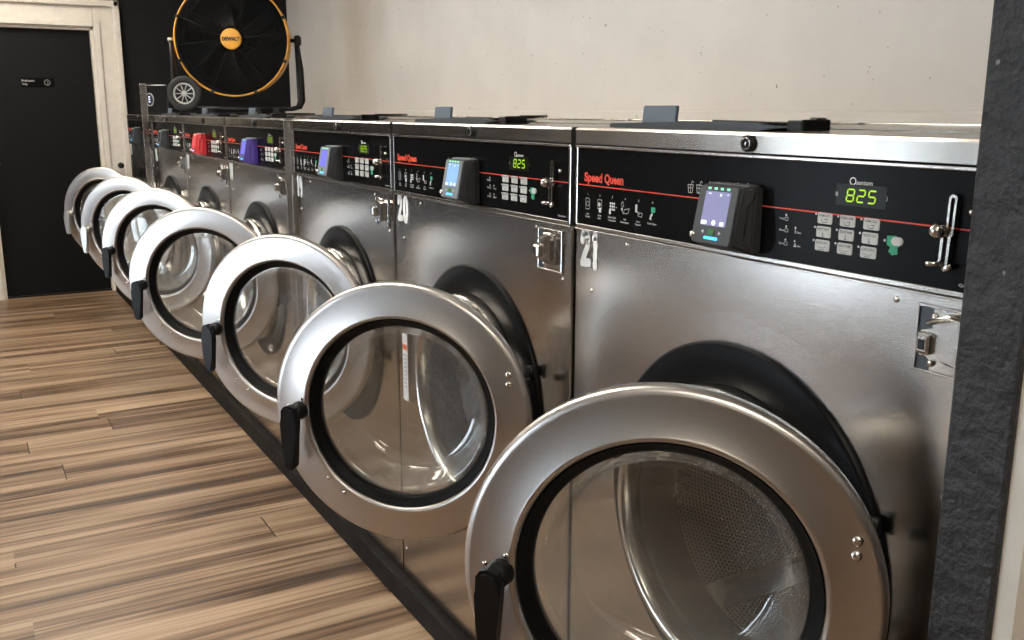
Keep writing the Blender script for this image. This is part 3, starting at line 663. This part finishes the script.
def mkreader(parent, n):
    hs, fc_, scn = READERS[n]
    o = part('rd'+hs, 'card_reader', hs, f_reader, parent, OFF)
    if n == 17: o['label'] = 'red-covered card reader'
    if n == 18: o['label'] = 'purple-sided card reader with a blue screen'
    def sub(k, nm, mat, fn): return part('rd'+k+mat, nm, mat, fn, o, OFF)
    sub('face', 'face_plate', fc_, f_rface); sub('scr', 'screen', scn, f_rscreen); sub('seam', 'housing_seam', 'black_plastic', f_rseam); sub('cap', 'top_vent', 'reader_light' if n < 21 else 'reader_grey', f_rsidecap)
    sub('leds', 'indicator_lights', 'glow_green', f_rleds); sub('btn', 'select_button', 'button_green', f_rbtn); sub('arr', 'arrow_buttons', 'white_print', f_rbtns)
    sub('bar', 'light_bar', 'glow_blue', f_rbar); sub('knob', 'knob', 'bright_steel', f_rknob)
    if n >= 20:
        for k in range(6): sub('ic%d' % k, 'screen_icon', 'glow_white', lambda b_: f_ricon(b_, k))
# hand-painted numerals
def stroke_digits(s):
    G = {'1': [[(.25, .86), (.55, 1), (.55, 0)]], '2': [[(.08, .75), (.25, .97), (.6, 1), (.85, .82), (.8, .6), (.4, .3), (.15, .05), (.95, .08)]], '0': [[(.5, 1), (.15, .8), (.1, .4), (.3, .03), (.65, .0), (.9, .35), (.88, .78), (.5, 1)]],
         '9': [[(.85, .72), (.55, .98), (.2, .85), (.2, .6), (.5, .48), (.85, .68), (.82, .3), (.6, 0)]], '8': [[(.5, .52), (.2, .7), (.3, .95), (.7, .97), (.8, .72), (.5, .52), (.15, .3), (.3, .03), (.7, .02), (.88, .28), (.5, .52)]],
         '7': [[(.1, .95), (.9, .97), (.5, .45), (.35, 0)]], '6': [[(.8, .95), (.35, .7), (.15, .3), (.35, .02), (.75, .05), (.85, .33), (.5, .5), (.2, .35)]], '5': [[(.85, .97), (.25, .95), (.2, .58), (.65, .58), (.85, .3), (.6, .02), (.15, .06)]]}
    def f(b_):
        dw, dh, gap = .0235, .048, .0055; x = .0170; z = .8905; k = 0
        for ch in s:
            w1 = dw*(.62 if ch == '1' else 1)
            for st in G[ch]:
                for (ax, az), (bx, bz) in zip(st, st[1:]):
                    n_ = 12
                    for q in range(n_+1):
                        t_ = q/n_; cx = x+(ax+(bx-ax)*t_)*w1*.85; cz = z+(az+(bz-az)*t_)*dh; r = .0053+.0007*math.sin(k*1.7)
                        k += 1; b_.faces.new([b_.verts.new((cx+r*math.cos(i*PI/5), -.0010-.00006*(k % 9), cz+r*1.15*math.sin(i*PI/5))) for i in range(10)])
            x += w1+gap
    return f
def f_sticker(b_): plate(b_, .036, .566, .026, .150, -.0005, .0006, .001)
def f_stickerprint(b_): plate(b_, .036, .612, .024, .012, -.0011, .0004, .0005)
def f_stickertext(b_):
    for i in range(9): plate(b_, .036, .594-.009*i, .018-.004*(i % 3), .0015, -.0011, .0003, .0003)

THETA = {21: 43.5, 20: 46.5, 19: 41, 18: 54, 17: 48, 16: 46.5, 15: 46}
HINGE_X = {21: .617, 20: .616, 19: .642, 18: .626, 17: .565, 16: .55, 15: .545}
X0 = {}
for n in range(15, 22):
    x = (n-21)*W
    if n <= 18: x -= .052
    if n <= 15: x -= .026
    X0[n] = x+.005
DESC = {21: 'nearest stainless front-load washer, painted 21, beside the dark textured partition',
 20: 'stainless front-load washer painted 20, light blue reader screen, between 19 and 21',
 19: 'stainless front-load washer painted 19, right of the double steel strip, open door bright white',
 18: 'stainless front-load washer with a purple-sided card reader, left of the double steel strip',
 17: 'stainless front-load washer with a red card reader',
 16: 'stainless front-load washer with silver door handle, just right of the tall thin post',
 15: 'farthest stainless front-load washer with silver door handle, nearest the white door casing'}
for n in range(21, 14, -1):
    o = tag(link('washing_machine', None, loc=(X0[n]+.345, .5, 0)), DESC[n], 'washing machine', 'row of front-load washers with open doors')
    P = lambda k, nm, mat, fn, par=None: part(k, nm, mat, fn, par or o, OFF)
    P('body', 'cabinet', 'body_steel', f_body); P('hood', 'top_hood', 'hood_steel', f_hood)
    pf = P('pfr', 'control_panel', 'bright_steel', f_panelframe)
    P('ovl', 'panel_overlay', 'black_gloss', f_overlay, pf); 
    if n >= 19:
        for i in range(6): P('stp_%d' % i, 'step_symbol', 'white_print', lambda b_: f_step(b_, i), pf)
        for i in range(7): P('bsk_%d' % i, 'basket_symbol', 'white_print', lambda b_: f_basket(b_, i), pf)
        for i in range(5): P('sta_%d' % i, 'status_symbol', 'white_print', lambda b_: f_status(b_, i), pf)
        for i in range(10): P('kd_%d' % i, 'key_light', 'white_print', lambda b_: f_keydot(b_, i), pf)
        P('w1', 'display_title', 'white_print', f_title, pf); P('w2', 'radio_mark', 'white_print', f_radio, pf); P('w3', 'clock_symbol', 'white_print', f_clock, pf); P('w4', 'corner_lettering', 'white_print', f_corner, pf)
    else: P('prt', 'panel_symbols', 'white_print', f_print, pf)
    P('logo', 'brand_lettering', 'red_print', f_logo, pf)
    P('line', 'red_stripe', 'red_print', f_line, pf); P('win', 'display_window', 'led_dim', f_window, pf); P('dig', 'display_digits', 'led', f_digits, pf)
    P('grn', 'start_label', 'green_label', f_green, pf); P('ovb', 'start_button', 'key', f_oval, pf); P('gic', 'green_symbol', 'green_label', f_greenicon, pf)
    for r_i in range(3):
        for c in range(3):
            kx, kz = keypos(r_i, c); part('key', 'button', 'key', f_key, pf, loc=(kx+OFF[0], -.0020+OFF[1], kz))
            if n >= 19: part('ki%d%d' % (r_i, c), 'button_print', 'key_ink', mk_keyink(r_i, c), pf, loc=(kx+OFF[0], -.0020+OFF[1], kz))
    P('lvr', 'hasp_lever', 'bright_steel', f_lever)
    lo = P('lock', 'hood_lock', 'black_plastic', f_lock); P('lockr', 'lock_ring', 'bright_steel', f_lockring, lo)
    if n > 15: dp = P('lid', 'dispenser_lid', 'slate_dark', f_lid); P('tab', 'lid_tab', 'slate', f_tab, dp); P('chan', 'lid_edge', 'black_plastic', f_chan, dp)
    la = P('latch', 'latch_plate', 'bright_steel', f_latch); la.location.x += .018*S if n == 21 else 0; P('lsl', 'latch_slot', 'slate_dark', f_latchslot, la); P('hasp', 'hasp', 'bright_steel', f_hasp, la); P('kh', 'keyhole', 'black_plastic', f_keyhole, la)
    for x, z in ((.6125, .9225), (.6125, .8775)): part('lrv', 'rivet', 'screw', f_rivet, la, loc=(x+OFF[0], -.0018+OFF[1], z))
    for x, z in ((.583, .932), (.664, .858), (.129, .932), (.044, .853), (.02, .13), (.66, .13)): part('bsc', 'screw', 'screw', f_screw, o, loc=(x+OFF[0], OFF[1], z))
    P('ring', 'opening_ring', 'ring_black', f_ring); P('lip', 'tub_lip', 'bright_steel', f_lip); P('gsk', 'tub_gasket', 'rubber', f_gasket)
    dm = P('drum', 'drum', 'drum', f_drum); P('lift', 'drum_lifters', 'dull_steel', f_lifter, dm); P('keep', 'door_catch', 'bright_steel', f_keeper)
    d = mkdoor(o, 's' if n <= 16 else 'b', THETA[n], n); [part('arm', 'hinge_arm', 'handle_black', f_hingearm, d, loc=(0, 0, dz)) for dz in (.062, -.062)]
    for dz in (.062, -.062): part('hinge', 'hinge', 'handle_black', f_hinge, o, loc=(HINGE_X[n]+OFF[0], OFF[1], .628+dz))
    mkreader(o, n)
    P('num%d' % n, 'painted_number', 'white_paint', stroke_digits(str(n)))
    if n == 20:
        s_ = P('stk', 'warning_sticker', 'paper', f_sticker); P('stp', 'sticker_heading', 'orange_print', f_stickerprint, s_); P('stt', 'sticker_lines', 'key_ink', f_stickertext, s_)

# ------------------------------------------------------------------ drum fan on the washer tops
FC = Vector((-3.6, .412, 1.447)); FR = .264
fdir = (Vector((CAM.x, CAM.y, 1.40))-FC).normalized(); fdir = Matrix.Rotation(math.radians(-9), 3, 'Z') @ fdir
fz = math.atan2(fdir.x, -fdir.y)      # fan faces local -y
fan = tag(link('drum_fan', None, loc=(FC.x, FC.y, ZT+.018), rotz=fz), 'big black and yellow drum fan standing on the washer tops', 'fan')
H = FC.z-(ZT+.018)
def cf(fn): return fn
FCL = (0, 0, H)
def fan_part(nm, mat, fn, par=None): b_ = bm_new(); fn(b_); return link(nm, finish(b_, nm, mat), par or fan)
fan_part('drum_shell', 'yellow', lambda b_: lathe(b_, [(FR-.004, .066), (FR-.001, .066), (FR+.002, .05), (FR-.002, -.05), (FR-.004, -.10), (FR-.008, -.10), (FR-.006, .05)], FCL, FN, 96, close=True))
fan_part('drum_lining', 'black_plastic', lambda b_: lathe(b_, [(FR-.0065, .066), (FR-.0085, -.098), (FR-.011, -.098), (FR-.009, .066)], FCL, FN, 96, close=True))
def rimf(b_):
    for k in range(8):
        a0 = k*PI/4+PI/8+.025+.0; lathe(b_, [(FR-.0045, .082), (FR-.0005, .082), (FR+.003, .076), (FR+.003, .068), (FR-.0045, .068)], FCL, FN, 16, True, a0=a0, a1=a0+PI/4-.05)
fan_part('front_rim', 'yellow', rimf)
def clipf(b_):
    for k in range(8):
        a_ = k*PI/4+PI/8; u, v, n_ = frame_of(FN); c = Vector(FCL)+(u*math.cos(a_)+v*math.sin(a_))*FR; box(b_, c.x-.007, c.x+.007, -.088, -.064, c.z-.007, c.z+.007, .002)
fan_part('rim_clips', 'black_plastic', clipf)
def grillef(b_):
    for i in range(24):
        r = .06+(FR-.008-.06)*i/23; y = -.080+.012*((r/FR)**2)*0-.006*(1-(r/FR)**2)
        lathe(b_, [(r+.0011*math.cos(q*PI/2+.78), -y+.0011*math.sin(q*PI/2+.78)) for q in range(4)], FCL, FN, 64, True)
    for k in range(12):
        a_ = k*PI/6+.12; u, v, n_ = frame_of(FN); e = u*math.cos(a_)+v*math.sin(a_); tube(b_, [Vector(FCL)+e*.04+n_*.088, Vector(FCL)+e*(FR-.006)+n_*.080], .0018, 5)
g_ = fan_part('front_grille', 'black_plastic', grillef)
hb = fan_part('hub_badge', 'yellow', lambda b_: lathe(b_, [(0, .096), (.044, .0955), (.0485, .093), (.0485, .082), (0, .082)], FCL, FN, 40))
fan_part('hub_lettering', 'key_ink', lambda b_: text(b_, 'DEWALT', 0, 0, 0, .080, .0165, .0008, .05, 'C', org=(0, -.0966, H-.0085)), hb)
def bladef(b_):
    for k in range(5):
        a0 = k*2*PI/5
        pr = None
        for i in range(7):
            r = .05+(FR-.03-.05)*i/6; w0 = .30-.10*i/6; row_ = []
            for j in range(5):
                a_ = a0+(j-2)/2*w0+.25*i/6; row_.append(b_.verts.new((r*math.cos(a_), .0+.018*(j-2)*(1-.4*i/6), H+r*math.sin(a_))))
            if pr:
                for j in range(4): f = b_.faces.new((pr[j], pr[j+1], row_[j+1], row_[j])); f.smooth = True
            pr = row_
    bmesh.ops.solidify(b_, geom=list(b_.faces), thickness=.003)
    lathe(b_, [(0, .03), (.04, .028), (.055, .01), (.055, -.03), (0, -.03)], FCL, FN, 32)
fan_part('blades', 'black_plastic', bladef)
def motorf(b_):
    lathe(b_, [(0, -.03), (.07, -.03), (.075, -.04), (.075, -.10), (.05, -.115), (0, -.115)], FCL, FN, 32)
    lathe(b_, [(0, -.095), (FR-.012, -.095), (FR-.012, -.099), (0, -.099)], FCL, FN, 48)
fan_part('motor_guard', 'black_plastic', motorf)
def cradle(b_):
    X, r = FR+.030, .0105
    for s in (-1, 1):
        tube(b_, [(s*X, .0, H-.005), (s*(X+.002), .0, H-.12), (s*(X+.004), -.005, .05), (s*(X-.004), -.02, .022), (s*(X-.03), -.035, .012), (s*(X-.06), -.04, .0115)], r, 12)
        tube(b_, [(s*X, .01, H-.005), (s*(X+.012), .07, H-.13), (s*(X+.012), .10, .05), (s*(X-.004), .11, .022), (s*(X-.04), .115, .012)], r, 12)
    tube(b_, [(-X+.05, -.04, .0115), (X-.05, -.04, .0115)], r, 12); tube(b_, [(-X+.04, .115, .012), (X-.04, .115, .012)], r, 12)
    for x in (-.12, .10, .19): box(b_, x-.014, x+.014, -.055, -.025, -.012, .016, .003)
fan_part('cradle_frame', 'black_plastic', cradle)
for s in (-1, 1):
    fan_part('pivot_knob', 'black_plastic' if s > 0 else 'silver', lambda b_: lathe(b_, [(0, -.020), (.009, -.020), (.009, 0), (.022, 0), (.026, .006), (.026, .022), (.018, .030), (0, .031)] if s > 0 else [(0, 0), (.010, 0), (.010, .02), (.006, .024), (0, .024)], (s*(FR+.022), 0, H), (s, 0, 0), 20))
WC = (-.232, -.075, .082)
wl = fan_part('wheel', 'tyre', lambda b_: lathe(b_, [(.050, -.018), (.070, -.022), (.079, -.015), (.082, 0), (.079, .015), (.070, .022), (.050, .018)], WC, FN, 48, True))
def rimw(b_):
    c = WC
    lathe(b_, [(.042, .012), (.047, .020), (.050, .017), (.047, .010)], c, FN, 40, True); lathe(b_, [(0, .019), (.010, .018), (.013, .012), (0, .012)], c, FN, 20)
    for k in range(10):
        a_ = k*PI/5; tube(b_, [(c[0]+.010*math.cos(a_), c[1]-.014, c[2]+.010*math.sin(a_)), (c[0]+.045*math.cos(a_), c[1]-.013, c[2]+.045*math.sin(a_))], .0025, 6)
fan_part('wheel_rim', 'hub_white', rimw, wl)
fan_part('wheel_disc', 'tyre', lambda b_: lathe(b_, [(0, .008), (.051, .008), (.051, -.008), (0, -.008)], WC, FN, 32), wl)
# box with a round dial left of the fan
bx = tag(link('meter_box', None, loc=(-4.02, .10, ZT+.0085), rotz=math.radians(28)), 'small black box with a round glass dial, behind the fan wheel on the washer tops', 'meter box')
part('mb', 'housing', 'black_plastic', lambda b_: [box(b_, -.075, .14, -.03, .05, 0, .136, .004), box(b_, -.06, .12, -.02, .04, -.0075, .002)], bx)
part('mbt', 'housing_edge', 'dull_steel', lambda b_: tube(b_, [(-.066, -.034, .006), (-.066, -.034, .136), (.13, -.034, .136)], .0022, 6), bx)
part('mbd', 'dial', 'dull_steel', lambda b_: lathe(b_, [(.027, .030), (.030, .036), (.033, .034), (.033, .028)], (.000, 0, .066), FN, 32, True), bx)
part('mbf', 'dial_face', 'screen_dark', lambda b_: lathe(b_, [(0, .033), (.028, .032)], (.000, 0, .066), FN, 32), bx)
part('mbg', 'dial_mark', 'glow_white', lambda b_: [box(b_, -.005, .006, -.0345, -.0335, .052+.012*k, .059+.012*k) for k in range(3)], bx)
